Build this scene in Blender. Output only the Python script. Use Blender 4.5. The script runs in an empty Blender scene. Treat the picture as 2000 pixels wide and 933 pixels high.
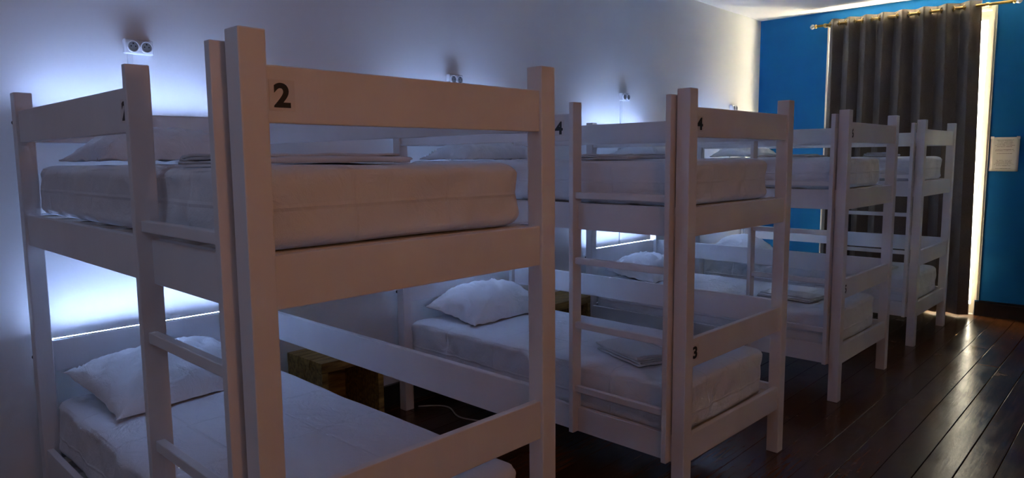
import bpy, bmesh, math, random
from mathutils import Vector, Matrix, noise

random.seed(7)
sc = bpy.context.scene
COL = sc.collection

# ------------------------------------------------------------------ camera
F_PX = 1381.5
cam_d = bpy.data.cameras.new('camera')
cam_d.sensor_width = 36.0
cam_d.lens = F_PX / 2000.0 * 36.0
cam_d.clip_start = 0.05
cam = bpy.data.objects.new('camera', cam_d)
COL.objects.link(cam)
c_r = Vector((0.73475096, 0.67828031, -0.00876629))
c_u = Vector((-0.06998342, 0.08865152, 0.99360114))
c_f = Vector((-0.67471724, 0.7294359, -0.11260517))
mw = Matrix.Identity(4)
for i in range(3):
    mw[i][0] = c_r[i]; mw[i][1] = c_u[i]; mw[i][2] = -c_f[i]
mw[0][3], mw[1][3], mw[2][3] = 3.39414, -0.74942, 1.53428
cam.matrix_world = mw
sc.camera = cam

# ------------------------------------------------------------------ view, world, light levels
sc.view_settings.view_transform = 'Standard'
sc.view_settings.look = 'None'
sc.view_settings.exposure = 0.0
sc.view_settings.gamma = 1.0
sc.view_settings.use_curve_mapping = False
sc.cycles.diffuse_bounces = 4
sc.cycles.sample_clamp_indirect = 0.0
sc.cycles.max_bounces = 6
sc.cycles.glossy_bounces = 2
sc.cycles.adaptive_threshold = 0.09
sc.cycles.use_denoising = True

FILL = 4.5           # added cool fill, unseen behind the camera, raises the ambient light
SKY = 14.0            # bright overcast daylight behind the curtained door
LED = 115.0           # strips on the head rails
LAMP = 35.0           # warm globe lamp on the wall behind the camera's right
world = bpy.data.worlds.new('daylight')
sc.world = world
world.use_nodes = True
bg = world.node_tree.nodes['Background']
bg.inputs[0].default_value = (1.0, 0.93, 0.74, 1)
bg.inputs[1].default_value = SKY

sun_d = bpy.data.lights.new('sun', 'SUN')
sun_d.energy = 430.0; sun_d.angle = 0.01; sun_d.color = (1.0, 0.86, 0.60)
sun = bpy.data.objects.new('sun', sun_d); COL.objects.link(sun)
sun.rotation_euler = Vector((0.5, 0.03, 0.86)).to_track_quat('Z', 'Y').to_euler()
XW, YB, ZC = -0.10, 7.20, 3.05          # left wall, blue wall, ceiling
XR, YN = 5.30, -2.60                    # right wall, wall behind the camera
OX0, OX1, OZ = 0.675, 2.11, 2.87        # balcony door opening in the blue wall

port_d = bpy.data.lights.new('door_portal', 'AREA')
port_d.shape = 'RECTANGLE'
port_d.size = OX1 - OX0; port_d.size_y = OZ
port_d.cycles.is_portal = True
port = bpy.data.objects.new('door_portal', port_d)
COL.objects.link(port)
port.location = ((OX0 + OX1) / 2, YB + 0.118, OZ / 2)
port.rotation_euler = (-math.pi / 2, 0, 0)

# ------------------------------------------------------------------ materials
def nodes_of(name):
    m = bpy.data.materials.new(name); m.use_nodes = True
    nt = m.node_tree
    return m, nt, nt.nodes['Principled BSDF']

def N(nt, t, **kw):
    n = nt.nodes.new(t)
    for k, v in kw.items():
        if k.startswith('i_'):
            key = k[2:]
            n.inputs[int(key) if key.isdigit() else key].default_value = v
        else:
            setattr(n, k, v)
    return n

def ramp(nt, stops, fac):
    r = N(nt, 'ShaderNodeValToRGB')
    e = r.color_ramp.elements
    while len(e) < len(stops): e.new(0.5)
    for el, (p, c) in zip(e, stops):
        el.position = p
        el.color = c if len(c) == 4 else (*c, 1)
    nt.links.new(fac, r.inputs[0])
    return r

def coords(nt, scale=(1, 1, 1), kind='Object', rot=(0, 0, 0)):
    tc = N(nt, 'ShaderNodeTexCoord')
    mp = N(nt, 'ShaderNodeMapping')
    mp.inputs['Scale'].default_value = scale
    mp.inputs['Rotation'].default_value = rot
    nt.links.new(tc.outputs[kind], mp.inputs[0])
    return mp.outputs[0]

def soft_mat(name, c0, c1, rough, scale=4.0, bump=0.0, bscale=60.0, spec=0.5, stretch=(1, 1, 1), metallic=0.0):
    m, nt, b = nodes_of(name)
    co = coords(nt, stretch)
    n = N(nt, 'ShaderNodeTexNoise', i_Scale=scale, i_Detail=4.0)
    nt.links.new(co, n.inputs['Vector'])
    r = ramp(nt, [(0.3, c0), (0.7, c1)], n.outputs['Fac'])
    nt.links.new(r.outputs[0], b.inputs['Base Color'])
    b.inputs['Roughness'].default_value = rough
    b.inputs['Specular IOR Level'].default_value = spec
    b.inputs['Metallic'].default_value = metallic
    if bump:
        n2 = N(nt, 'ShaderNodeTexNoise', i_Scale=bscale, i_Detail=3.0)
        nt.links.new(co, n2.inputs['Vector'])
        bp = N(nt, 'ShaderNodeBump', i_Strength=bump, i_Distance=0.01)
        nt.links.new(n2.outputs['Fac'], bp.inputs['Height'])
        nt.links.new(bp.outputs[0], b.inputs['Normal'])
    return m

def emit_mat(name, col, strength):
    m, nt, b = nodes_of(name)
    b.inputs['Base Color'].default_value = (0.8, 0.8, 0.8, 1)
    b.inputs['Emission Color'].default_value = (*col, 1)
    b.inputs['Emission Strength'].default_value = strength
    return m

M = {}
M['wall'] = soft_mat('white_wall_paint', (0.82, 0.82, 0.815), (0.86, 0.86, 0.85), 0.75, 1.5, 0.06, 45)
M['ceiling'] = soft_mat('white_ceiling_paint', (0.80, 0.80, 0.79), (0.84, 0.84, 0.83), 0.8, 1.5, 0.05, 40)
M['blue'] = soft_mat('blue_wall_paint', (0.004, 0.125, 0.40), (0.005, 0.14, 0.44), 0.6, 2.0, 0.05, 50, spec=0.15)
M['trim'] = soft_mat('white_gloss_trim', (0.66, 0.65, 0.60), (0.72, 0.71, 0.66), 0.35, 6.0)
M['skirting'] = soft_mat('black_skirting_paint', (0.010, 0.008, 0.007), (0.022, 0.016, 0.012), 0.35, 9.0, 0.1, 30)
M['bed'] = soft_mat('white_painted_pine', (0.745, 0.755, 0.775), (0.80, 0.81, 0.83), 0.42, 5.0, 0.05, 90, stretch=(1, 1, 0.25))
M['slat'] = soft_mat('pale_pine_slat', (0.62, 0.57, 0.50), (0.70, 0.65, 0.58), 0.6, 8.0, stretch=(6, 1, 6))
M['bolt'] = soft_mat('black_bolt', (0.008, 0.008, 0.008), (0.02, 0.02, 0.02), 0.4)
M['digit'] = soft_mat('black_vinyl', (0.004, 0.004, 0.004), (0.007, 0.007, 0.007), 0.5)
M['film'] = soft_mat('clear_sticker_film', (0.70, 0.685, 0.68), (0.74, 0.725, 0.72), 0.3)
M['plastic'] = soft_mat('white_plastic', (0.72, 0.72, 0.72), (0.76, 0.76, 0.76), 0.3)
M['socket'] = soft_mat('grey_socket_well', (0.20, 0.20, 0.20), (0.26, 0.26, 0.26), 0.45)
M['hole'] = soft_mat('socket_hole', (0.006, 0.006, 0.006), (0.010, 0.010, 0.010), 0.6)
M['brass'] = soft_mat('brushed_brass', (0.50, 0.34, 0.12), (0.62, 0.44, 0.17), 0.30, 20, metallic=1.0)
M['led'] = emit_mat('led_diffuser', (0.38, 0.54, 1.0), LED)
M['led_low'] = emit_mat('led_diffuser_lower', (0.38, 0.54, 1.0), LED * 1.45)
M['panel'] = emit_mat('cool_fill_panel', (0.45, 0.62, 1.0), FILL)
M['aluminium'] = soft_mat('aluminium_channel', (0.55, 0.55, 0.56), (0.62, 0.62, 0.63), 0.35, metallic=0.8)
M['bulb'] = emit_mat('warm_globe', (1.0, 0.41, 0.15), LAMP)
M['cable'] = soft_mat('grey_white_cable', (0.40, 0.40, 0.40), (0.46, 0.46, 0.46), 0.5)

def sheet_mat(name, base, creases=True):
    m, nt, b = nodes_of(name)
    b.inputs['Base Color'].default_value = (*base, 1)
    b.inputs['Roughness'].default_value = 0.85
    b.inputs['Specular IOR Level'].default_value = 0.2
    co = coords(nt)
    n1 = N(nt, 'ShaderNodeTexNoise', i_Scale=9.0, i_Detail=5.0, i_Roughness=0.6, i_Distortion=0.8)
    n2 = N(nt, 'ShaderNodeTexNoise', i_Scale=420.0, i_Detail=1.0)
    nt.links.new(co, n1.inputs['Vector']); nt.links.new(co, n2.inputs['Vector'])
    add = N(nt, 'ShaderNodeMath', operation='MULTIPLY_ADD'); add.inputs[1].default_value = 0.06
    nt.links.new(n2.outputs['Fac'], add.inputs[0]); nt.links.new(n1.outputs['Fac'], add.inputs[2])
    h = add.outputs[0]
    if creases:                       # pressed fold lines of a laundered sheet, about 0.36 m apart
        sep = N(nt, 'ShaderNodeSeparateXYZ'); nt.links.new(co, sep.inputs[0])
        for ax, step in ((0, 0.39), (1, 0.31), (2, 0.204)):
            pp = N(nt, 'ShaderNodeMath', operation='PINGPONG'); pp.inputs[1].default_value = step / 2
            nt.links.new(sep.outputs[ax], pp.inputs[0])
            mr = N(nt, 'ShaderNodeMapRange'); mr.inputs['From Max'].default_value = 0.008
            mr.inputs['To Min'].default_value = 0.26; mr.inputs['To Max'].default_value = 0.0
            nt.links.new(pp.outputs[0], mr.inputs['Value'])
            a2 = N(nt, 'ShaderNodeMath', operation='ADD')
            nt.links.new(h, a2.inputs[0]); nt.links.new(mr.outputs[0], a2.inputs[1])
            h = a2.outputs[0]
    bp = N(nt, 'ShaderNodeBump', i_Strength=0.6, i_Distance=0.016)
    nt.links.new(h, bp.inputs['Height']); nt.links.new(bp.outputs[0], b.inputs['Normal'])
    return m
M['sheet'] = sheet_mat('white_cotton_sheet', (0.77, 0.81, 0.86))
M['pillow'] = sheet_mat('white_pillowcase', (0.80, 0.83, 0.87), False)
M['linen'] = sheet_mat('folded_grey_white_linen', (0.64, 0.66, 0.69), False)

# floorboards: old varnished hardwood, scuffed along the walked strip
m, nt, b = nodes_of('dark_varnished_floorboard')
oi = N(nt, 'ShaderNodeObjectInfo')
tc = N(nt, 'ShaderNodeTexCoord')
off = N(nt, 'ShaderNodeVectorMath', operation='ADD')
sc3 = N(nt, 'ShaderNodeVectorMath', operation='SCALE'); sc3.inputs['Scale'].default_value = 37.0
cmb = N(nt, 'ShaderNodeCombineXYZ')
nt.links.new(oi.outputs['Random'], cmb.inputs[0]); nt.links.new(oi.outputs['Random'], cmb.inputs[1])
nt.links.new(cmb.outputs[0], sc3.inputs[0])
nt.links.new(tc.outputs['Object'], off.inputs[0]); nt.links.new(sc3.outputs[0], off.inputs[1])
mp = N(nt, 'ShaderNodeMapping'); mp.inputs['Scale'].default_value = (22, 1.6, 1)
nt.links.new(off.outputs[0], mp.inputs[0])
gr = N(nt, 'ShaderNodeTexNoise', i_Scale=2.2, i_Detail=6.0, i_Roughness=0.65, i_Distortion=0.6)
nt.links.new(mp.outputs[0], gr.inputs['Vector'])
rc = ramp(nt, [(0.25, (0.020, 0.007, 0.003)), (0.5, (0.070, 0.023, 0.007)), (0.75, (0.135, 0.047, 0.014))], gr.outputs['Fac'])
hv = N(nt, 'ShaderNodeHueSaturation')
mrv = N(nt, 'ShaderNodeMapRange'); mrv.inputs['To Min'].default_value = 0.7; mrv.inputs['To Max'].default_value = 1.3
nt.links.new(oi.outputs['Random'], mrv.inputs['Value']); nt.links.new(mrv.outputs[0], hv.inputs['Value'])
nt.links.new(rc.outputs[0], hv.inputs['Color'])
ch = N(nt, 'ShaderNodeTexNoise', i_Scale=34.0, i_Detail=5.0, i_Roughness=0.75)      # chips and knocks
nt.links.new(off.outputs[0], ch.inputs['Vector'])
cr = ramp(nt, [(0.70, (0, 0, 0)), (0.73, (1, 1, 1))], ch.outputs['Fac'])
mx = N(nt, 'ShaderNodeMix', data_type='RGBA')
nt.links.new(cr.outputs[0], mx.inputs[0]); nt.links.new(hv.outputs[0], mx.inputs[6]); mx.inputs[7].default_value = (0.008, 0.006, 0.005, 1)
nt.links.new(mx.outputs[2], b.inputs['Base Color'])
wr = N(nt, 'ShaderNodeTexNoise', i_Scale=3.2, i_Detail=5.0, i_Roughness=0.6)
nt.links.new(off.outputs[0], wr.inputs['Vector'])
rr = ramp(nt, [(0.3, (0.14, 0.14, 0.14)), (0.75, (0.30, 0.30, 0.30))], wr.outputs['Fac'])
ar = N(nt, 'ShaderNodeMix', data_type='RGBA'); ar.inputs[7].default_value = (0.8, 0.8, 0.8, 1)
nt.links.new(cr.outputs[0], ar.inputs[0]); nt.links.new(rr.outputs[0], ar.inputs[6])
nt.links.new(ar.outputs[2], b.inputs['Roughness'])
hh = N(nt, 'ShaderNodeMath', operation='MULTIPLY_ADD'); hh.inputs[1].default_value = 0.25
sub = N(nt, 'ShaderNodeMath', operation='SUBTRACT')
nt.links.new(gr.outputs['Fac'], hh.inputs[0]); nt.links.new(wr.outputs['Fac'], hh.inputs[2])
nt.links.new(hh.outputs[0], sub.inputs[0]); nt.links.new(cr.outputs[0], sub.inputs[1])
bp = N(nt, 'ShaderNodeBump', i_Strength=0.22, i_Distance=0.008)
nt.links.new(sub.outputs[0], bp.inputs['Height']); nt.links.new(bp.outputs[0], b.inputs['Normal'])
M['board'] = m
M['subfloor'] = soft_mat('black_subfloor', (0.004, 0.003, 0.003), (0.008, 0.006, 0.005), 0.9)

M['crate'] = soft_mat('rough_brown_plank', (0.12, 0.065, 0.014), (0.46, 0.30, 0.075), 0.6, 4.0, 0.3, 30, stretch=(16, 1.5, 10))
# curtain cloth: taupe, faint weave
m, nt, b = nodes_of('taupe_curtain_cloth')
co = coords(nt, (1, 1, 0.6))
n = N(nt, 'ShaderNodeTexNoise', i_Scale=220.0, i_Detail=2.0); nt.links.new(co, n.inputs['Vector'])
r = ramp(nt, [(0.3, (0.125, 0.098, 0.076)), (0.7, (0.180, 0.145, 0.116))], n.outputs['Fac'])
nt.links.new(r.outputs[0], b.inputs['Base Color'])
b.inputs['Roughness'].default_value = 0.55
b.inputs['Specular IOR Level'].default_value = 0.4
b.inputs['Sheen Weight'].default_value = 0.25
bp = N(nt, 'ShaderNodeBump', i_Strength=0.1, i_Distance=0.002)
nt.links.new(n.outputs['Fac'], bp.inputs['Height']); nt.links.new(bp.outputs[0], b.inputs['Normal'])
M['curtain'] = m
# thin window glass
m = bpy.data.materials.new('window_glass'); m.use_nodes = True
nt = m.node_tree; nt.nodes.clear()
out = N(nt, 'ShaderNodeOutputMaterial'); tr = N(nt, 'ShaderNodeBsdfTransparent'); gl = N(nt, 'ShaderNodeBsdfGlossy', i_Roughness=0.02)
mxs = N(nt, 'ShaderNodeMixShader')
mxs.inputs[0].default_value = 0.06; nt.links.new(tr.outputs[0], mxs.inputs[1]); nt.links.new(gl.outputs[0], mxs.inputs[2])
nt.links.new(mxs.outputs[0], out.inputs[0])
M['glass'] = m
# crystal finial
m, nt, b = nodes_of('clear_crystal')
b.inputs['Base Color'].default_value = (0.95, 0.94, 0.9, 1); b.inputs['Roughness'].default_value = 0.05
b.inputs['Transmission Weight'].default_value = 0.7
M['crystal'] = m
# typed notice
m, nt, b = nodes_of('typed_notice_paper')
tc = N(nt, 'ShaderNodeTexCoord'); sp = N(nt, 'ShaderNodeSeparateXYZ'); nt.links.new(tc.outputs['Object'], sp.inputs[0])
def mth(op, a, bb=None):
    x = N(nt, 'ShaderNodeMath', operation=op)
    for i, v in enumerate((a, bb)):
        if v is None: continue
        if isinstance(v, (int, float)): x.inputs[i].default_value = v
        else: nt.links.new(v, x.inputs[i])
    return x.outputs[0]
U, V = sp.outputs[0], sp.outputs[2]
rowf = mth('MULTIPLY', V, 1 / 0.0125)
row = mth('FLOOR', rowf); fr_ = mth('FRACT', rowf)
inrow = mth('MULTIPLY', mth('GREATER_THAN', fr_, 0.36), mth('LESS_THAN', fr_, 0.66))
cv = N(nt, 'ShaderNodeCombineXYZ')
nt.links.new(mth('MULTIPLY', U, 260.0), cv.inputs[0]); nt.links.new(mth('MULTIPLY', row, 7.31), cv.inputs[1])
wn = N(nt, 'ShaderNodeTexNoise', i_Scale=1.0, i_Detail=1.0); nt.links.new(cv.outputs[0], wn.inputs['Vector'])
words = mth('GREATER_THAN', wn.outputs['Fac'], 0.44)
wr_ = N(nt, 'ShaderNodeTexWhiteNoise', noise_dimensions='1D'); nt.links.new(row, wr_.inputs['W'])
half = mth('ADD', mth('MULTIPLY', wr_.outputs['Value'], 0.045), 0.035)
inside = mth('LESS_THAN', mth('ABSOLUTE', U), half)
rowson = mth('GREATER_THAN', wr_.outputs['Value'], 0.30)
vert = mth('MULTIPLY', mth('LESS_THAN', V, 0.135), mth('GREATER_THAN', V, -0.135))
ink = mth('MULTIPLY', mth('MULTIPLY', inrow, words), mth('MULTIPLY', inside, mth('MULTIPLY', vert, rowson)))
mx = N(nt, 'ShaderNodeMix', data_type='RGBA'); nt.links.new(ink, mx.inputs[0])
mx.inputs[6].default_value = (0.66, 0.66, 0.63, 1); mx.inputs[7].default_value = (0.12, 0.12, 0.12, 1)
nt.links.new(mx.outputs[2], b.inputs['Base Color']); b.inputs['Roughness'].default_value = 0.45
M['notice'] = m

# ------------------------------------------------------------------ helpers
def link(name, me, mat=None, parent=None, loc=(0, 0, 0), rot=(0, 0, 0)):
    o = bpy.data.objects.new(name, me)
    COL.objects.link(o)
    if mat is not None and me is not None and len(me.materials) == 0:
        me.materials.append(M[mat])
    o.parent = parent
    o.location = loc; o.rotation_euler = rot
    return o

def mesh_of(bm, name, smooth=False):
    bmesh.ops.recalc_face_normals(bm, faces=bm.faces[:])
    me = bpy.data.meshes.new(name)
    bm.to_mesh(me); bm.free()
    if smooth:
        for p in me.polygons: p.use_smooth = True
    return me

def bm_box(bm, lo, hi, bevel=0.0, seg=1):
    vs = [bm.verts.new((x, y, z)) for z in (lo[2], hi[2]) for y in (lo[1], hi[1]) for x in (lo[0], hi[0])]
    fs = [bm.faces.new([vs[i] for i in q]) for q in ((0, 2, 3, 1), (4, 5, 7, 6), (0, 1, 5, 4), (2, 6, 7, 3), (0, 4, 6, 2), (1, 3, 7, 5))]
    if bevel:
        es = list({e for f in fs for e in f.edges})
        bmesh.ops.bevel(bm, geom=es, offset=bevel, segments=seg, affect='EDGES', profile=0.6)

_cache = {}
def box(name, lo, hi, mat, parent=None, bevel=0.002, seg=2):
    """box mesh centred on its own origin; alike pieces share the mesh"""
    d = tuple(round(hi[i] - lo[i], 4) for i in range(3))
    key = (d, mat, bevel, seg)
    if key not in _cache:
        bm = bmesh.new()
        bm_box(bm, tuple(-x / 2 for x in d), tuple(x / 2 for x in d), bevel, seg)
        _cache[key] = mesh_of(bm, name)
    return link(name, _cache[key], mat, parent, tuple((lo[i] + hi[i]) / 2 for i in range(3)))

def bm_lathe(bm, prof, axis='z', n=24, org=(0, 0, 0)):
    rings = []
    for r, h in prof:
        ring = []
        for k in range(n):
            a = 2 * math.pi * k / n
            c, s = r * math.cos(a), r * math.sin(a)
            p = {'z': (c, s, h), 'x': (h, c, s), 'y': (c, h, s)}[axis]
            ring.append(bm.verts.new(tuple(p[i] + org[i] for i in range(3))))
        rings.append(ring)
    for a, b_ in zip(rings, rings[1:]):
        for k in range(n):
            bm.faces.new((a[k], a[(k + 1) % n], b_[(k + 1) % n], b_[k]))
    bm.faces.new(rings[0]); bm.faces.new(rings[-1])

def lathe(name, prof, mat, parent=None, axis='z', n=24, loc=(0, 0, 0), smooth=True):
    bm = bmesh.new(); bm_lathe(bm, prof, axis, n)
    return link(name, mesh_of(bm, name, smooth), mat, parent, loc)

def bm_tube(bm, pts, r, n=8):
    rings = []
    for i, p in enumerate(pts):
        p = Vector(p)
        t = (Vector(pts[min(i + 1, len(pts) - 1)]) - Vector(pts[max(i - 1, 0)])).normalized()
        up = Vector((0, 0, 1)) if abs(t.z) < 0.9 else Vector((1, 0, 0))
        a = t.cross(up).normalized(); b_ = t.cross(a)
        rings.append([bm.verts.new(p + r * (math.cos(2 * math.pi * k / n) * a + math.sin(2 * math.pi * k / n) * b_)) for k in range(n)])
    for a, b_ in zip(rings, rings[1:]):
        for k in range(n):
            bm.faces.new((a[k], a[(k + 1) % n], b_[(k + 1) % n], b_[k]))
    bm.faces.new(rings[0]); bm.faces.new(rings[-1])

def tag(o, label=None, cat=None, group=None, kind=None):
    if label: o['label'] = label
    if cat: o['category'] = cat
    if group: o['group'] = group
    if kind: o['kind'] = kind
    return o

def empty(name, loc=(0, 0, 0), rz=0.0):
    o = bpy.data.objects.new(name, None); COL.objects.link(o)
    o.location = loc; o.rotation_euler = (0, 0, rz); o.empty_display_size = 0.1
    return o

def struct(name, boxes, mat, parent=None):
    bm = bmesh.new()
    for lo, hi in boxes: bm_box(bm, lo, hi)
    o = link(name, mesh_of(bm, name), mat, parent)
    if parent is None: o['kind'] = 'structure'
    return o

# ------------------------------------------------------------------ the room
struct('wall_left', [((XW - 0.2, YN - 0.2, -0.1), (XW, YB + 0.12, ZC + 0.1))], 'wall')
struct('wall_right', [((XR, YN - 0.2, -0.1), (XR + 0.2, YB + 0.12, ZC + 0.1))], 'wall')
struct('wall_near', [((XW, YN - 0.2, -0.1), (XR, YN, ZC + 0.1))], 'wall')
struct('ceiling', [((XW, YN, ZC), (XR, YB + 0.12, ZC + 0.1))], 'ceiling')
struct('wall_far', [((XW, YB, -0.1), (OX0, YB + 0.12, ZC)), ((OX1, YB, -0.1), (XR, YB + 0.12, ZC)),
                    ((OX0, YB, OZ), (OX1, YB + 0.12, ZC)), ((OX0, YB, -0.1), (OX1, YB + 0.12, -0.02))], 'blue')

fl = struct('floor', [((XW, YN, -0.1), (XR, YB, -0.020))], 'subfloor')
PW = 0.1455
x = 2.593 - 19 * PW
row = 0
while x < XR - 0.01:
    w0, w1 = max(x, XW + 0.002), min(x + PW, XR - 0.002)
    if w1 - w0 > 0.02:
        y = YN
        first = random.uniform(2.0, 6.0)
        while y < YB - 0.01:
            y1 = min(y + first, YB)
            if YB - y1 < 0.7: y1 = YB
            g = random.uniform(0.0007, 0.0016)
            if 2.70 < x + PW < 2.90 or 2.55 < x + PW < 2.63: g = 0.0028
            bm = bmesh.new()
            bm_box(bm, (-(w1 - w0) / 2 + g, -(y1 - y) / 2 + 0.0006, -0.02), ((w1 - w0) / 2 - g, (y1 - y) / 2 - 0.0006, 0.0), 0.0016, 2)
            pl = link('floor_plank', mesh_of(bm, 'floor_plank'), 'board', fl, ((w0 + w1) / 2, (y + y1) / 2, random.uniform(-0.0012, 0.0)))
            pl.rotation_euler = (random.uniform(-.0004, .0004), random.uniform(-.006, .006), 0)
            y = y1
            first = random.uniform(4.2, 6.0)
    x += PW; row += 1

struct('balcony_floor', [((-2.5, YB + 0.12, -0.16), (5.5, YB + 2.2, -0.03))], 'trim')

# black skirting on the blue wall
sk = struct('baseboard_far', [((OX1 + 0.006, YB - 0.022, 0.0), (XR, YB, 0.118))], 'skirting')
box('moulding', (OX1 + 0.006, YB - 0.030, 0.118), (XR, YB, 0.134), 'skirting', sk, 0.004)
box('moulding', (OX1 + 0.036, YB - 0.014, 0.134), (XR, YB, 0.146), 'skirting', sk, 0.003)
sk2 = struct('baseboard_left', [((XW, YN, 0.0), (XW + 0.02, YB, 0.118))], 'skirting')
box('moulding', (XW, YN, 0.118), (XW + 0.026, YB, 0.138), 'skirting', sk2, 0.004)

# door casing (trim) on the blue wall and the reveal lining
tr = struct('trim_1', [((OX1, YB - 0.010, 0.146), (OX1 + 0.036, YB, OZ + 0.036)), ((OX0 - 0.036, YB - 0.010, 0.0), (OX0, YB, OZ + 0.036)),
                       ((OX0, YB - 0.010, OZ), (OX1, YB, OZ + 0.036))], 'trim')
for lo, hi in (((OX1 + 0.012, YB - 0.022, 0.146), (OX1 + 0.022, YB - 0.010, OZ + 0.02)), ((OX1 + 0.029, YB - 0.016, 0.146), (OX1 + 0.036, YB - 0.010, OZ + 0.03)),
               ((OX0 - 0.022, YB - 0.022, 0.0), (OX0 - 0.012, YB - 0.010, OZ + 0.02))):
    box('bead', lo, hi, 'trim', tr, 0.003)
for lo, hi in (((OX0, YB, 0.0), (OX0 + 0.008, YB + 0.12, OZ)), ((OX1 - 0.008, YB, 0.0), (OX1, YB + 0.12, OZ)),
               ((OX0 + 0.008, YB, OZ - 0.008), (OX1 - 0.008, YB + 0.12, OZ)), ((OX0 + 0.008, YB, -0.02), (OX1 - 0.008, YB + 0.12, 0.0))):
    box('reveal_lining', lo, hi, 'trim', tr, 0.0)

# glazed balcony door, two leaves, behind the curtains
ymid = (OX0 + OX1) / 2
for i, (a, b_) in enumerate(((OX0 + 0.010, ymid - 0.002), (ymid + 0.002, OX1 - 0.010))):
    y0, y1 = YB + 0.040, YB + 0.075
    s = 0.028
    bm = bmesh.new()
    bm_box(bm, (a, y0, 0.004), (a + s, y1, OZ - 0.012)); bm_box(bm, (b_ - s, y0, 0.004), (b_, y1, OZ - 0.012))
    bm_box(bm, (a + s, y0, 0.004), (b_ - s, y1, 0.09)); bm_box(bm, (a + s, y0, OZ - 0.09), (b_ - s, y1, OZ - 0.012))
    d = link('door_%d' % (i + 1), mesh_of(bm, 'door_leaf'), 'trim'); d['kind'] = 'structure'
    box('pane', (a + s - 0.002, y0 + 0.015, 0.09), (b_ - s + 0.002, y0 + 0.019, OZ - 0.09), 'glass', d, 0.0)
    lathe('handle', [(0.011, 0), (0.011, 0.03), (0.019, 0.04), (0.019, 0.055), (0.012, 0.065)], 'brass', d, 'y',
          loc=((b_ - s / 2) if i == 0 else (a + s / 2), y0 - 0.063, 1.05))

# ------------------------------------------------------------------ curtain rod and curtains
RZ, RY = 2.885, YB - 0.165
rod = empty('curtain_rod', (0.58, RY, RZ))
tag(rod, 'brass curtain rod with crystal end knobs above the balcony door', 'curtain rod')
L_ = 2.28 - 0.58
lathe('pole', [(0.0135, 0.0), (0.0135, L_)], 'brass', rod, 'x', 20)
for sgn, x0 in ((-1, 0.0), (1, L_)):
    lathe('collar', [(0.0135, 0), (0.021, sgn * 0.004), (0.021, sgn * 0.014), (0.015, sgn * 0.020)], 'brass', rod, 'x', 20, (x0, 0, 0))
    lathe('finial', [(0.004, sgn * 0.018), (0.020, sgn * 0.026), (0.027, sgn * 0.042), (0.024, sgn * 0.056), (0.012, sgn * 0.067), (0.002, sgn * 0.070)], 'crystal', rod, 'x', 10, (x0, 0, 0), False)
for bx_ in (0.085, 1.508):
    bm = bmesh.new()
    bm_tube(bm, [(bx_, 0.165, 0.006), (bx_, 0.05, -0.008), (bx_, 0.0, -0.020)], 0.007, 10)
    bm_lathe(bm, [(0.023, 0.157), (0.023, 0.165)], 'y', 18, (bx_, 0, 0.006))
    bm_lathe(bm, [(0.019, -0.012), (0.019, 0.012)], 'x', 18, (bx_, 0, 0.0))
    link('bracket', mesh_of(bm, 'bracket'), 'brass', rod)

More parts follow.
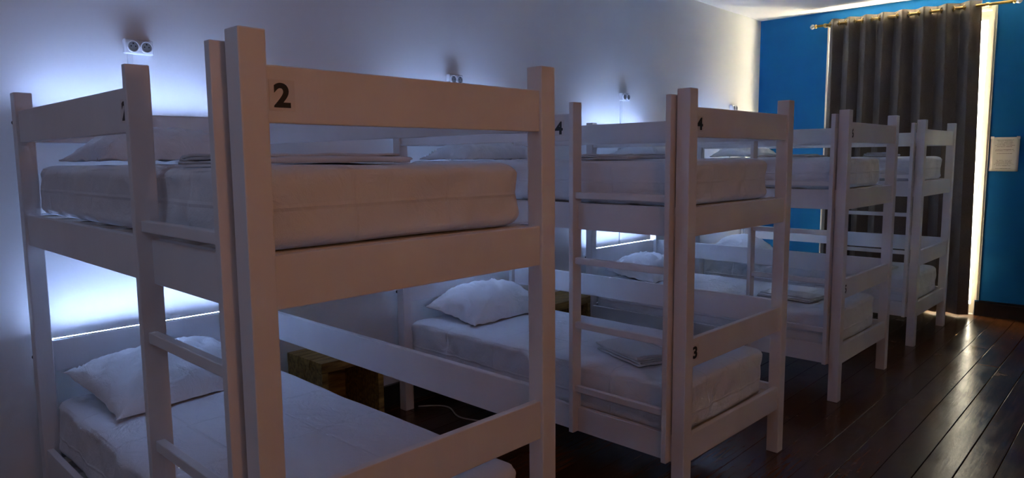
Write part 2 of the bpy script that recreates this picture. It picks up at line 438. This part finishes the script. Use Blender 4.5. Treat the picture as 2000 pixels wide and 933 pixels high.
def curtain(x0, x1, waves, phase, label, seed, amp=0.042, curl=0.0, xb1=None):
    rnd = random.Random(seed)
    root = empty('curtain', ((x0 + x1) / 2, RY, 0.0))
    tag(root, label, 'curtain', 'taupe eyelet curtains on the brass rod')
    nu, nz = waves * 22 + 1, 26
    z_top, z_bot = RZ + 0.050, 0.018
    wob = [rnd.uniform(-0.5, 0.5) for _ in range(waves + 2)]
    amps = [rnd.uniform(0.65, 1.15) for _ in range(waves * 2 + 4)]
    bm = bmesh.new(); grid = []
    for j in range(nz):
        f = j / (nz - 1)
        z = z_top + (z_bot - z_top) * f
        rowv = []
        xe = x1 + ((xb1 - x1) * f if xb1 is not None else 0)
        for i in range(nu):
            t = i / (nu - 1)
            th = 2 * math.pi * waves * t + phase
            k = t * waves * 2
            ki = int(k); kf = k - ki
            am = amps[ki] * (1 - kf) + amps[ki + 1] * kf
            w = min(1, f * 2.2)
            a = amp * (1 + (am - 1) * w)
            drift = (wob[int(t * waves)] * 0.6 + 0.4 * math.sin(5 * t + seed)) * 0.018 * f
            s = math.sin(th)
            yy = a * (math.copysign(abs(s) ** 0.8, s)) + 0.004 * noise.noise(Vector((t * 14, f * 3, seed))) + 0.012 * w * noise.noise(Vector((t * 5, f * 1.3, seed + 9)))
            yy += curl * math.exp(-(t / 0.035) ** 2)
            xx = x0 + (xe - x0) * t + 0.012 * math.sin(2 * th) * (0.5 + 0.5 * w) + drift
            rowv.append(bm.verts.new((xx - root.location.x, yy, z)))
        grid.append(rowv)
    for j in range(nz - 1):
        for i in range(nu - 1):
            bm.faces.new((grid[j][i], grid[j][i + 1], grid[j + 1][i + 1], grid[j + 1][i]))
    cl = link('cloth', mesh_of(bm, 'cloth', True), 'curtain', root)
    so = cl.modifiers.new('thickness', 'SOLIDIFY'); so.thickness = 0.0022
    for n_ in range(waves * 2):                          # an eyelet wherever the cloth crosses the rod
        t = ((n_ + 0.5) * math.pi - phase + math.pi / 2) / (2 * math.pi * waves)
        t = (n_ * math.pi - phase) / (2 * math.pi * waves)
        if not 0.01 < t < 0.99: continue
        th = 2 * math.pi * waves * t + phase
        xx = x0 + (x1 - x0) * t - root.location.x
        slope = math.cos(th)
        bm = bmesh.new()
        R, r = 0.0235, 0.0045
        ring = []
        for a in range(20):
            for c in range(8):
                A, Cc = 2 * math.pi * a / 20, 2 * math.pi * c / 8
                ring.append(bm.verts.new((r * math.sin(Cc) * 1.0, (R + r * math.cos(Cc)) * math.cos(A), (R + r * math.cos(Cc)) * math.sin(A))))
        for a in range(20):
            for c in range(8):
                bm.faces.new((ring[a * 8 + c], ring[a * 8 + (c + 1) % 8], ring[((a + 1) % 20) * 8 + (c + 1) % 8], ring[((a + 1) % 20) * 8 + c]))
        link('eyelet', mesh_of(bm, 'eyelet', True), 'brass', root, (xx, 0, RZ), (0, 0, math.copysign(0.55, slope)))
    return root
curtain(0.690, 1.318, 4, 1.9, 'taupe curtain panel on the left, beside the bare blue wall', 3, curl=0.045)
curtain(1.285, 2.034, 4, 0.9, 'taupe curtain panel on the right, beside the bright door gap', 5, xb1=2.078)

# typed notice taped to the blue wall
bm = bmesh.new()
nx, nz = 8, 10
g0 = [[bm.verts.new((-0.112 + 0.224 * i / nx, -0.001 - 0.004 * abs(noise.noise(Vector((i * .4, j * .3, 2)))) - (0.006 if (j == 0 and i in (0,)) else 0), -0.157 + 0.314 * j / nz)) for i in range(nx + 1)] for j in range(nz + 1)]
for j in range(nz):
    for i in range(nx): bm.faces.new((g0[j][i], g0[j][i + 1], g0[j + 1][i + 1], g0[j + 1][i]))
no = link('paper_notice', mesh_of(bm, 'paper_notice', True), 'notice', None, (2.268, YB - 0.001, 1.536), (0, math.radians(0.4), 0))
so = no.modifiers.new('thickness', 'SOLIDIFY'); so.thickness = 0.0006
tag(no, 'white typed paper notice stuck to the blue wall beside the door', 'notice')
for i, (px_, pz_) in enumerate(((-0.10, 0.148), (0.10, 0.148))):
    box('tape', (px_ - 0.014, -0.0075, pz_ - 0.008), (px_ + 0.014, -0.006, pz_ + 0.016), 'film', no, 0.0)

# ------------------------------------------------------------------ bunk beds
BL, BW, PX, PY, ZT = 1.981, 1.0, 0.061, 0.062, 1.81
RT, RC = 0.025, 0.0097
UG = (1.615, 1.738); UF = (1.2065, 1.3285); LG = (0.6495, 0.773); LF = (0.2342, 0.3531); LGH = (0.668, 0.800)
LX0, LX1, LT = 1.403, 1.911, 0.025

def digit_mesh(ch, h):
    cu = bpy.data.curves.new('digit', 'FONT')
    cu.body = ch; cu.align_x = 'CENTER'; cu.align_y = 'BOTTOM_BASELINE'
    cu.size = h / 0.69; cu.offset = 0.05 * h; cu.extrude = 0.0003; cu.resolution_u = 6
    o = bpy.data.objects.new('digit', cu); COL.objects.link(o)
    dg = bpy.context.evaluated_depsgraph_get(); dg.update()
    me = bpy.data.meshes.new_from_object(o.evaluated_get(dg))
    bpy.data.objects.remove(o); me.materials.clear()
    me.name = 'digit'
    return me

def sticker(ch, h, parent, loc, face, wx=1.0):
    """number sticker: clear film with a black digit; face 'foot' looks along +x, 'side' along -y"""
    rot = (math.pi / 2, 0, math.pi / 2) if face == 'foot' else (math.pi / 2, 0, 0)
    bm = bmesh.new(); bm_box(bm, (-0.030, -0.009, -0.0004), (0.030, h + 0.009, 0.0004))
    s = link('number_sticker', mesh_of(bm, 'number_sticker'), 'film', parent, loc, rot)
    d = link('digit', digit_mesh(ch, h), 'digit', s, (0, 0, 0.0008)); d.scale = (wx, 1, 1)
    s['label'] = 'clear sticker with a black %s' % ch

def bunk(pos, rz, label, stickers):
    r = empty('bunk_bed', pos, rz)
    tag(r, label, 'bunk bed', 'white bunk beds along the wall')
    ix0, ix1, iy0, iy1 = PX, BL - PX, PY, BW - PY
    B = lambda n, lo, hi, bv=0.003: box(n, lo, hi, 'bed', r, bv)
    for xa in (0, BL - PX):
        for ya in (0, BW - PY):
            B('post', (xa, ya, 0), (xa + PX, ya + PY, ZT), 0.004)
    # foot end
    for z0, z1 in (UG, UF, LG, LF):
        B('foot_rail', (BL - RC - RT, iy0, z0), (BL - RC, iy1, z1))
    # head end with the light strips on the two guard rails
    for z0, z1 in (UG, UF, LGH, LF):
        hr = B('head_rail', (RC, iy0, z0), (RC + RT, iy1, z1))
        if (z0, z1) in (UG, LGH):
            zc = (z1 - z0) / 2
            st = box('light_strip', (-RT / 2 + 0.003, -(iy1 - iy0) / 2 + 0.012, zc), (-RT / 2 + 0.013, (iy1 - iy0) / 2 - 0.012, zc + 0.0040), 'led' if z0 > 1 else 'led_low', hr, 0.0)
            st['label'] = 'lit cool white light strip'
            for xc in (-RT / 2 + 0.001, -RT / 2 + 0.013):
                box('strip_channel', (xc, -(iy1 - iy0) / 2 + 0.010, zc), (xc + 0.002, (iy1 - iy0) / 2 - 0.010, zc + 0.0042), 'aluminium', hr, 0.0)
    # near side: guard up to the ladder, two bed rails
    B('guard_rail', (ix0, RC, UG[0]), (LX0 - LT, RC + RT, UG[1]))
    for z0, z1 in (UF, LF):
        B('side_rail', (ix0, RC, z0), (ix1, RC + RT, z1))
        B('side_rail', (ix0, BW - RC - RT, z0), (ix1, BW - RC, z1))
    for z0, z1 in (UG, LGH):
        B('guard_rail', (ix0, BW - RC - RT, z0), (ix1, BW - RC, z1))
    # ladder
    for xa in (LX0 - LT, LX1 - LT):
        B('ladder_upright', (xa, -0.029, 0.2355), (xa + LT, 0.0325, 1.787))
    for zt in (0.465, 0.773, 1.077, 1.380):
        B('rung', (LX0, -0.015, zt - 0.030), (LX1 - LT, 0.0095, zt))
    # slats
    for zt in (1.3255, 0.3175):
        for k in range(9):
            xs = 0.10 + k * 0.2165
            box('slat', (xs, RC + RT, zt - 0.018), (xs + 0.07, BW - RC - RT, zt), 'slat', r, 0.002)
    # bolts at the head posts
    for yb in (0.031, BW - 0.031):
        for zb in (1.695, 0.735):
            bm = bmesh.new(); bm_lathe(bm, [(0.009, 0.0), (0.010, -0.004), (0.010, -0.011), (0.006, -0.014)], 'x', 12)
            link('bolt', mesh_of(bm, 'bolt', True), 'bolt', r, (0.0, yb - 0.022 if yb < 0.5 else yb + 0.022, zb))
    for s in stickers:
        sticker(s[0], s[1], r, s[2], s[3], s[4] if len(s) > 4 else 1.0)
    return r

A0 = math.atan(0.0205)
def bed_origin(dx, dy, rk):
    xb = BL + dx - math.cos(rk) * BL; yb = dy - math.sin(rk) * BL
    return (xb * math.cos(A0) + yb * math.sin(A0), -xb * math.sin(A0) + yb * math.cos(A0), 0.0), -A0 + rk
BEDS = [bed_origin(0, 0, 0.0022), bed_origin(-0.0409, 1.8751, -0.006), bed_origin(-0.0846, 3.8045, 0.0016), bed_origin(-0.1096, 5.5665, 0.0029)]
FX = BL - RC + 0.0005
SY = RC - 0.0005
labels = ['white wooden bunk bed nearest the camera, with a large 2 on its end',
          'white wooden bunk bed marked 4 above and 3 below, second in the row',
          'white wooden bunk bed third in the row, between the one marked 4 and the farthest',
          'white wooden bunk bed farthest away, in front of the curtain']
stick = [[('2', 0.048, (FX, 0.098, 1.651), 'foot', 1.12), ('2', 0.048, (1.262, SY, 1.651), 'side')],
         [('4', 0.046, (FX, 0.093, 1.647), 'foot', 1.4), ('3', 0.048, (FX, 0.092, 0.687), 'foot', 1.2), ('4', 0.054, (1.287, SY, 1.648), 'side', 1.15)],
         [('6', 0.048, (FX, 0.092, 1.647), 'foot'), ('5', 0.048, (FX, 0.090, 0.685), 'foot')],
         []]
for (pos, rz), lb, st in zip(BEDS, labels, stick):
    bunk(pos, rz, lb, st)

# ------------------------------------------------------------------ mattresses in fitted sheets
def rounded_block(lo, hi, rad, cuts, disp):
    bm = bmesh.new()
    nx, ny, nz = cuts
    c = [(lo[i] + hi[i]) / 2 for i in range(3)]; h = [(hi[i] - lo[i]) / 2 for i in range(3)]
    verts = {}
    def vert(u, v, w):
        key = (round(u, 6), round(v, 6), round(w, 6))
        if key in verts: return verts[key]
        p = Vector((u * h[0], v * h[1], w * h[2]))
        q = Vector([max(-(h[i] - rad[i]), min(h[i] - rad[i], p[i])) for i in range(3)])
        d = p - q
        e = Vector([d[i] / rad[i] for i in range(3)])
        if e.length > 1e-6:
            m_ = max(abs(e.x), abs(e.y), abs(e.z))
            e = e.normalized() * m_
            p = q + Vector([e[i] * rad[i] for i in range(3)])
        nrm = e.normalized() if e.length > 1e-6 else Vector((0, 0, 1))
        p = p + disp(p, nrm, h)
        verts[key] = bm.verts.new((p.x + c[0], p.y + c[1], p.z + c[2]))
        return verts[key]
    def warp(i, n):                               # denser towards the edges
        t = -1 + 2 * i / n
        return math.copysign(1 - (1 - abs(t)) ** 1.35, t) if n > 8 else t
    def face(axis, s):
        (na, nb) = {0: (ny, nz), 1: (nx, nz), 2: (nx, ny)}[axis]
        for i in range(na):
            for j in range(nb):
                q = []
                for (di, dj) in ((0, 0), (1, 0), (1, 1), (0, 1)):
                    a, b_ = warp(i + di, na), warp(j + dj, nb)
                    q.append({0: (s, a, b_), 1: (a, s, b_), 2: (a, b_, s)}[axis])
                bm.faces.new([vert(*t) for t in q])
    for ax in range(3):
        for s in (-1, 1): face(ax, s)
    return bm

def mattress(bed, lower, label, seed, x1=1.930, y0=0.042, y1=0.928, sag=0.0):
    pos, rz = BEDS[bed]
    z0, z1 = (0.318, 0.560) if lower else (1.326, 1.5235)
    def disp(p, n, h):
        side = 1 - abs(n.z)
        sv = Vector((p.x * 2.1 + seed * 3.7, p.y * 2.3, p.z * 1.5))
        d = n * (0.008 * noise.noise(sv) * (0.6 + side) - 0.004 * side)
        # hanging folds in the cloth on the sides: ridges slanting down from the corners
        if side > 0.3:
            al = p.x if abs(n.y) > abs(n.x) else p.y
            k = noise.noise(Vector((al * 9 + p.z * 7, seed * 1.3, p.z * 2.0)))
            k2 = noise.noise(Vector((al * 17 - p.z * 13, seed * 2.9, 4.0)))
            k3 = noise.noise(Vector((al * 6 - p.z * 9, seed * 4.1, p.z * 5.0)))
            d += Vector((n.x, n.y, 0)) * side * (0.011 * k + 0.008 * k2 + 0.010 * k3 - 0.006)
            if p.z < -h[2] * 0.55:                # sheet tucked under: the lower edge is uneven
                d.z += 0.010 * abs(noise.noise(Vector((al * 3.1, seed, 1.7)))) * side
        if n.z > 0.5:
            d.z += 0.003 * noise.noise(Vector((p.x * 6, p.y * 7, seed))) - sag * math.exp(-(p.x / 0.5) ** 2)
        if n.z < -0.5: d.z = max(d.z, 0.0)
        return d
    bm = rounded_block((0.042, y0, z0), (x1, y1, z1), (0.072, 0.072, 0.040), (96, 52, 18), disp)
    lowest = min(v.co.z for v in bm.verts)
    for v in bm.verts:                           # keep the cloth inside the rails and clear of the posts
        c = v.co
        c.z = max(c.z, z0); c.x = min(max(c.x, 0.0375), 1.9435); c.y = min(max(c.y, 0.0375), 0.9625)
        if c.x < 0.063 or c.x > 1.918: c.y = min(max(c.y, 0.064), 0.936)
    o = link('mattress', mesh_of(bm, 'mattress', True), 'sheet', None, pos, (0, 0, rz))
    tag(o, label, 'mattress', 'mattresses in white fitted sheets')
    return o
short = ['nearest bunk bed', 'second bunk bed', 'third bunk bed', 'farthest bunk bed']
for k in range(4):
    mattress(k, False, 'white sheeted mattress on the upper bunk of the ' + short[k], 11 + k, y1=(0.928, 0.905, 0.885, 0.90)[k])
    mattress(k, True, 'white sheeted mattress on the lower bunk of the ' + short[k], 31 + k, y1=(0.928, 0.92, 0.90, 0.90)[k])

# ------------------------------------------------------------------ pillows
def pillow(bed, lower, label, seed, cx, cy, lx, ly, h, rot=0.0, lift=0.0, tip=0.0, flap=0.04):
    """pillow in a loose case; long side across the bed; lift raises the back edge onto the head rail"""
    pos, rz = BEDS[bed]
    zt = (0.560 if lower else 1.5235) + 0.003
    nu, nv = 34, 46
    bm = bmesh.new()
    S = Vector((seed * 1.7, seed * 0.9, seed * 2.3))
    def pt(u, v, top):
        vb = (v + flap) / (1 - flap)
        eu, ev = max(0, 1 - abs(u) ** 2.5), max(0, 1 - min(1, abs(vb)) ** 3.0)
        body = (eu * ev) ** 0.62
        xx = lx / 2 * u * (1 - 0.11 * (1 - v * v) * abs(u) ** 3) + 0.008 * noise.noise(Vector((v * 3, seed, 1)))
        yy = ly / 2 * v * (1 - 0.10 * (1 - u * u) * abs(v) ** 3) + 0.010 * noise.noise(Vector((u * 3, seed, 5)))
        # creases fan out of the corners; long soft folds run over the top
        ang = math.atan2(abs(v) - 1.02, abs(u) - 1.02)
        q = (3.1 if u > 0 else 0) + (7.7 if v > 0 else 0)
        near = max(0, 1 - math.hypot(abs(u) - 1, abs(v) - 1) / 1.1)
        cr = noise.noise(Vector((ang * 7.0, q, seed))) * near
        w1 = noise.noise(Vector((u * 1.6, v * 1.6, seed + 20)))
        fold = abs(noise.noise(Vector((u * 2.2 + v * 3.4 + w1, v * 1.0 - u * .5, seed + 3))))
        fold2 = abs(noise.noise(Vector((u * 6.5 - v * 2.2 + w1 * 2, v * 3.6, seed + 8))))
        edge = min(1, 4.0 * (1 - max(abs(u), abs(v))))
        rim = (1 - edge) * 0.012 * noise.noise(Vector((u * 5, v * 5, seed)))
        if top:
            z = 0.004 + h * body + edge * (0.040 * cr + 0.040 * (0.22 - fold) * (0.4 + 0.6 * body) + 0.020 * (0.22 - fold2)) + rim
        else:
            z = rim
        back = max(0.0, -u)
        z += lift * (0.5 - 0.5 * u) ** 1.5 + tip * max(0, -v) ** 2 * (0.4 + 0.6 * back)
        if not top: z = min(z, pt(u, v, True)[2] - 0.003)
        return (xx, yy, z)
    T = [[None] * (nv + 1) for _ in range(nu + 1)]; Bt = [[None] * (nv + 1) for _ in range(nu + 1)]
    w = lambda i, n: math.sin((-1 + 2 * i / n) * math.pi / 2) * 0.45 + (-1 + 2 * i / n) * 0.55
    for i in range(nu + 1):
        for j in range(nv + 1):
            u, v = w(i, nu), w(j, nv)
            T[i][j] = bm.verts.new(pt(u, v, True)); Bt[i][j] = bm.verts.new(pt(u, v, False))
    lowz = min(min(q.co.z for q in rw) for rw in Bt)
    for i in range(nu):
        for j in range(nv):
            bm.faces.new((T[i][j], T[i + 1][j], T[i + 1][j + 1], T[i][j + 1]))
            bm.faces.new((Bt[i][j], Bt[i][j + 1], Bt[i + 1][j + 1], Bt[i + 1][j]))
    for i in range(nu):
        for j in (0, nv): bm.faces.new((T[i][j], Bt[i][j], Bt[i + 1][j], T[i + 1][j]))
    for j in range(nv):
        for i in (0, nu): bm.faces.new((T[i][j], T[i][j + 1], Bt[i][j + 1], Bt[i][j]))
    for v_ in bm.verts: v_.co.z = max(v_.co.z - lowz, 0.0)
    me = mesh_of(bm, 'pillow', True)
    ca, sa = math.cos(rz), math.sin(rz)
    o = link('pillow', me, 'pillow', None, (pos[0] + ca * cx - sa * cy, pos[1] + sa * cx + ca * cy, zt), (0, 0, rz + rot))
    tag(o, label, 'pillow', 'white pillows at the wall end')
    return o
pillow(0, False, 'white pillow on the upper bunk of the nearest bunk bed', 1, 0.32, 0.50, 0.42, 0.74, 0.120, 0.05, flap=0.13)
pillow(0, True, 'white pillow with loose corners on the lower bunk of the nearest bunk bed', 2, 0.30, 0.45, 0.46, 0.70, 0.130, 0.12, 0.085, 0.02)
pillow(1, False, 'creased white pillow on the upper bunk of the second bunk bed', 3, 0.32, 0.47, 0.44, 0.70, 0.105, -0.06)
pillow(1, True, 'plump white pillow on the lower bunk of the second bunk bed', 4, 0.28, 0.52, 0.44, 0.70, 0.165, 0.02, 0.05, 0.01)
pillow(2, False, 'white pillow on the upper bunk of the third bunk bed', 5, 0.30, 0.48, 0.44, 0.68, 0.105, 0.03)
pillow(2, True, 'white pillow on the lower bunk of the third bunk bed', 6, 0.30, 0.47, 0.44, 0.70, 0.150, 0.10, 0.06, 0.01)
pillow(3, False, 'white pillow on the upper bunk of the farthest bunk bed', 7, 0.30, 0.46, 0.44, 0.68, 0.105, 0.02)
pillow(3, True, 'white pillow on the lower bunk of the farthest bunk bed', 8, 0.29, 0.48, 0.44, 0.68, 0.155, 0.04, 0.05)

# ------------------------------------------------------------------ folded linen
def linen(bed, lower, label, seed, cx, cy, lx, ly, layers, th, rot=0.0):
    """a sheet folded over and over: a serpentine section with rounded folds, extruded along its other side"""
    pos, rz = BEDS[bed]
    zt = (0.560 if lower else 1.5235) + 0.004
    half = lx / 2
    path = []                                    # centre line in (x, z)
    for k in range(layers):
        s = 1 if k % 2 == 0 else -1
        z = th * (k + 0.5)
        short_ = half - (0.012 * (k % 3)) - (0.03 if k == layers - 1 else 0)
        for i in range(13):
            path.append((s * (-short_ + 2 * short_ * i / 12), z))
        if k < layers - 1:
            for i in range(1, 5):
                a = math.pi * i / 5
                path.append((s * (short_ + th * 0.5 * math.sin(a)), z + th * (0.5 - 0.5 * math.cos(a))))
    nv = 26
    bm = bmesh.new(); t2 = th * 0.43
    up, dn = [], []
    for i, (px_, pz_) in enumerate(path):
        a = path[max(0, i - 1)]; b_ = path[min(len(path) - 1, i + 1)]
        tx, tz = b_[0] - a[0], b_[1] - a[1]
        l = math.hypot(tx, tz) or 1
        nx_, nz_ = -tz / l, tx / l
        ru, rd = [], []
        for j in range(nv + 1):
            v = -1 + 2 * j / nv
            yy = ly / 2 * v * (1 - 0.010 * (i % 5))
            wz = 0.006 * noise.noise(Vector((px_ * 9, v * 3, seed + pz_ * 40))) * min(1, pz_ / th)
            wx = 0.010 * noise.noise(Vector((v * 2.2, pz_ * 60, seed)))
            ru.append(bm.verts.new((px_ + nx_ * t2 + wx, yy, max(0, pz_ + nz_ * t2 + wz))))
            rd.append(bm.verts.new((px_ - nx_ * t2 + wx, yy, max(0, pz_ - nz_ * t2 + wz))))
        up.append(ru); dn.append(rd)
    n = len(path)
    for i in range(n - 1):
        for j in range(nv):
            bm.faces.new((up[i][j], up[i + 1][j], up[i + 1][j + 1], up[i][j + 1]))
            bm.faces.new((dn[i][j], dn[i][j + 1], dn[i + 1][j + 1], dn[i + 1][j]))
        for j in (0, nv): bm.faces.new((up[i][j], dn[i][j], dn[i + 1][j], up[i + 1][j]))
    for i in (0, n - 1):
        for j in range(nv): bm.faces.new((up[i][j], up[i][j + 1], dn[i][j + 1], dn[i][j]))
    ca, sa = math.cos(rz), math.sin(rz)
    o = link('folded_linen', mesh_of(bm, 'folded_linen', True), 'linen', None, (pos[0] + ca * cx - sa * cy, pos[1] + sa * cx + ca * cy, zt), (0, 0, rz + rot))
    tag(o, label, 'linen', 'folded linen left on the mattresses')
    return o
linen(0, False, 'flat folded linen on the upper bunk of the nearest bunk bed', 1, 1.58, 0.36, 0.30, 0.56, 3, 0.0085, 0.03)
linen(1, True, 'folded linen on the lower bunk of the second bunk bed', 2, 1.52, 0.33, 0.24, 0.36, 5, 0.009, math.radians(70))
linen(1, False, 'folded linen on the upper bunk of the second bunk bed', 3, 1.46, 0.30, 0.32, 0.42, 3, 0.008, 0.0)
linen(2, False, 'folded linen on the upper bunk of the third bunk bed', 4, 1.50, 0.36, 0.32, 0.44, 3, 0.006, 0.05)
linen(2, True, 'folded linen on the lower bunk of the third bunk bed', 5, 1.53, 0.36, 0.26, 0.38, 4, 0.006, math.radians(85))
linen(3, False, 'folded linen on the upper bunk of the farthest bunk bed', 6, 1.55, 0.40, 0.22, 0.34, 4, 0.008, 0.1)
linen(3, True, 'folded linen on the lower bunk of the farthest bunk bed', 7, 1.52, 0.34, 0.26, 0.38, 4, 0.006, math.radians(84))

# ------------------------------------------------------------------ sockets and cable ducts on the left wall
def double_socket(y, label):
    z = 2.052
    r = empty('double_socket', (XW, y, z))
    tag(r, label, 'socket', 'double wall sockets above the beds')
    bm = bmesh.new(); bm_box(bm, (0.0, -0.062, -0.033), (0.034, 0.062, 0.033), 0.009, 3)
    link('box', mesh_of(bm, 'box'), 'plastic', r)
    for s in (-1, 1):
        lathe('rim', [(0.0275, 0.032), (0.0275, 0.040), (0.0255, 0.042), (0.0215, 0.042), (0.0205, 0.036)], 'plastic', r, 'x', 28, (0, s * 0.0285, 0))
        w = lathe('well', [(0.0207, 0.034), (0.0207, 0.0405)], 'socket', r, 'x', 28, (0, s * 0.0285, 0), False)
        for dy, dz, rr_ in ((-0.0095, 0.0, 0.0030), (0.0095, 0.0, 0.0030), (0.0, 0.012, 0.0036)):
            lathe('hole', [(rr_, 0.0400), (rr_, 0.0412)], 'hole', w, 'x', 12, (0, dy, dz), False)
    d = box('cable_duct', (XW, y - 0.045, 0.14), (XW + 0.012, y - 0.023, z - 0.033), 'plastic', None, 0.002)
    tag(d, 'white plastic cable duct running down the wall' + label[len('white double wall socket'):].replace('above', 'behind'), 'cable duct', 'white cable ducts under the sockets')
for y, lb in ((0.520, 'white double wall socket above the nearest bunk bed'), (2.470, 'white double wall socket above the second bunk bed'),
              (4.450, 'white double wall socket above the third bunk bed'), (6.535, 'white double wall socket above the farthest bunk bed')):
    double_socket(y, lb)

# ------------------------------------------------------------------ wooden crate tables between the beds
def crate(x0, y0, x1, y1, zt, label):
    r = empty('box_table', ((x0 + x1) / 2, (y0 + y1) / 2, 0))
    tag(r, label, 'box table', 'wooden box tables between the beds')
    hx, hy = (x1 - x0) / 2, (y1 - y0) / 2
    n = 3; w = 2 * hx / n; th = 0.055
    for k in range(n):
        box('top_plank', (-hx + k * w + 0.0015, -hy, zt - th), (-hx + (k + 1) * w - 0.0015, hy, zt), 'crate', r, 0.003)
    for sy in (-1, 1):
        for k in range(2):
            box('end_panel', (-hx + k * hx + 0.001, sy * (hy - 0.02) - 0.018, 0), (-hx + (k + 1) * hx - 0.001, sy * (hy - 0.02) + 0.018, zt - th), 'crate', r, 0.003)
    box('back_panel', (-hx, -hy + 0.038, 0.05), (-hx + 0.02, hy - 0.038, zt - th), 'crate', r, 0.002)
    box('shelf', (-hx + 0.02, -hy + 0.038, 0.10), (hx - 0.01, hy - 0.038, 0.13), 'crate', r, 0.002)
crate(-0.072, 1.18, 0.270, 1.57, 0.495, 'low brown wooden box table between the nearest and the second bunk bed')
crate(-0.072, 3.02, 0.230, 3.55, 0.495, 'low brown wooden box table between the second and the third bunk bed')

# loose cable on the floor under the second bed
bm = bmesh.new()
pts = []
for i in range(40):
    t = i / 39
    pts.append((0.06 + 0.75 * t, 1.98 + 0.10 * math.sin(4.2 * t) + 0.05 * math.sin(11 * t), 0.006))
bm_tube(bm, pts, 0.0045, 8)
o = link('power_cable', mesh_of(bm, 'power_cable', True), 'cable')
tag(o, 'pale cable lying on the dark floor under the second bunk bed', 'cable')

# ------------------------------------------------------------------ warm pendant lamp over the aisle, behind the camera's right
wl = empty('pendant_lamp', (3.90, 0.12, ZC))
tag(wl, 'warm glowing globe lamp hanging over the aisle', 'lamp')
lathe('ceiling_rose', [(0.055, 0.0), (0.055, -0.014), (0.035, -0.030)], 'brass', wl, 'z')
bm = bmesh.new(); bm_tube(bm, [(0, 0, -0.02), (0, 0, -0.5), (0, 0, -0.96)], 0.0035, 8)
link('cord', mesh_of(bm, 'cord', True), 'cable', wl)
lathe('lamp_holder', [(0.010, -0.93), (0.020, -0.95), (0.022, -0.99)], 'brass', wl, 'z')
lathe('globe', [(0.002, -0.98)] + [(0.09 * math.sin(a * math.pi / 14), -1.07 + 0.09 * math.cos(a * math.pi / 14)) for a in range(1, 14)] + [(0.002, -1.16)], 'bulb', wl, 'z', 24)

# cool fill panel, added out of view to brighten the bluish ambient
pn = empty('fill_light', (2.1, -1.55, ZC))
tag(pn, 'square cool fill panel added on the ceiling out of view', 'fill light')
box('fill_frame', (-0.32, -0.32, -0.03), (0.32, 0.32, 0.0), 'aluminium', pn, 0.003)
box('fill_diffuser', (-0.30, -0.30, -0.034), (0.30, 0.30, -0.0305), 'panel', pn, 0.0)
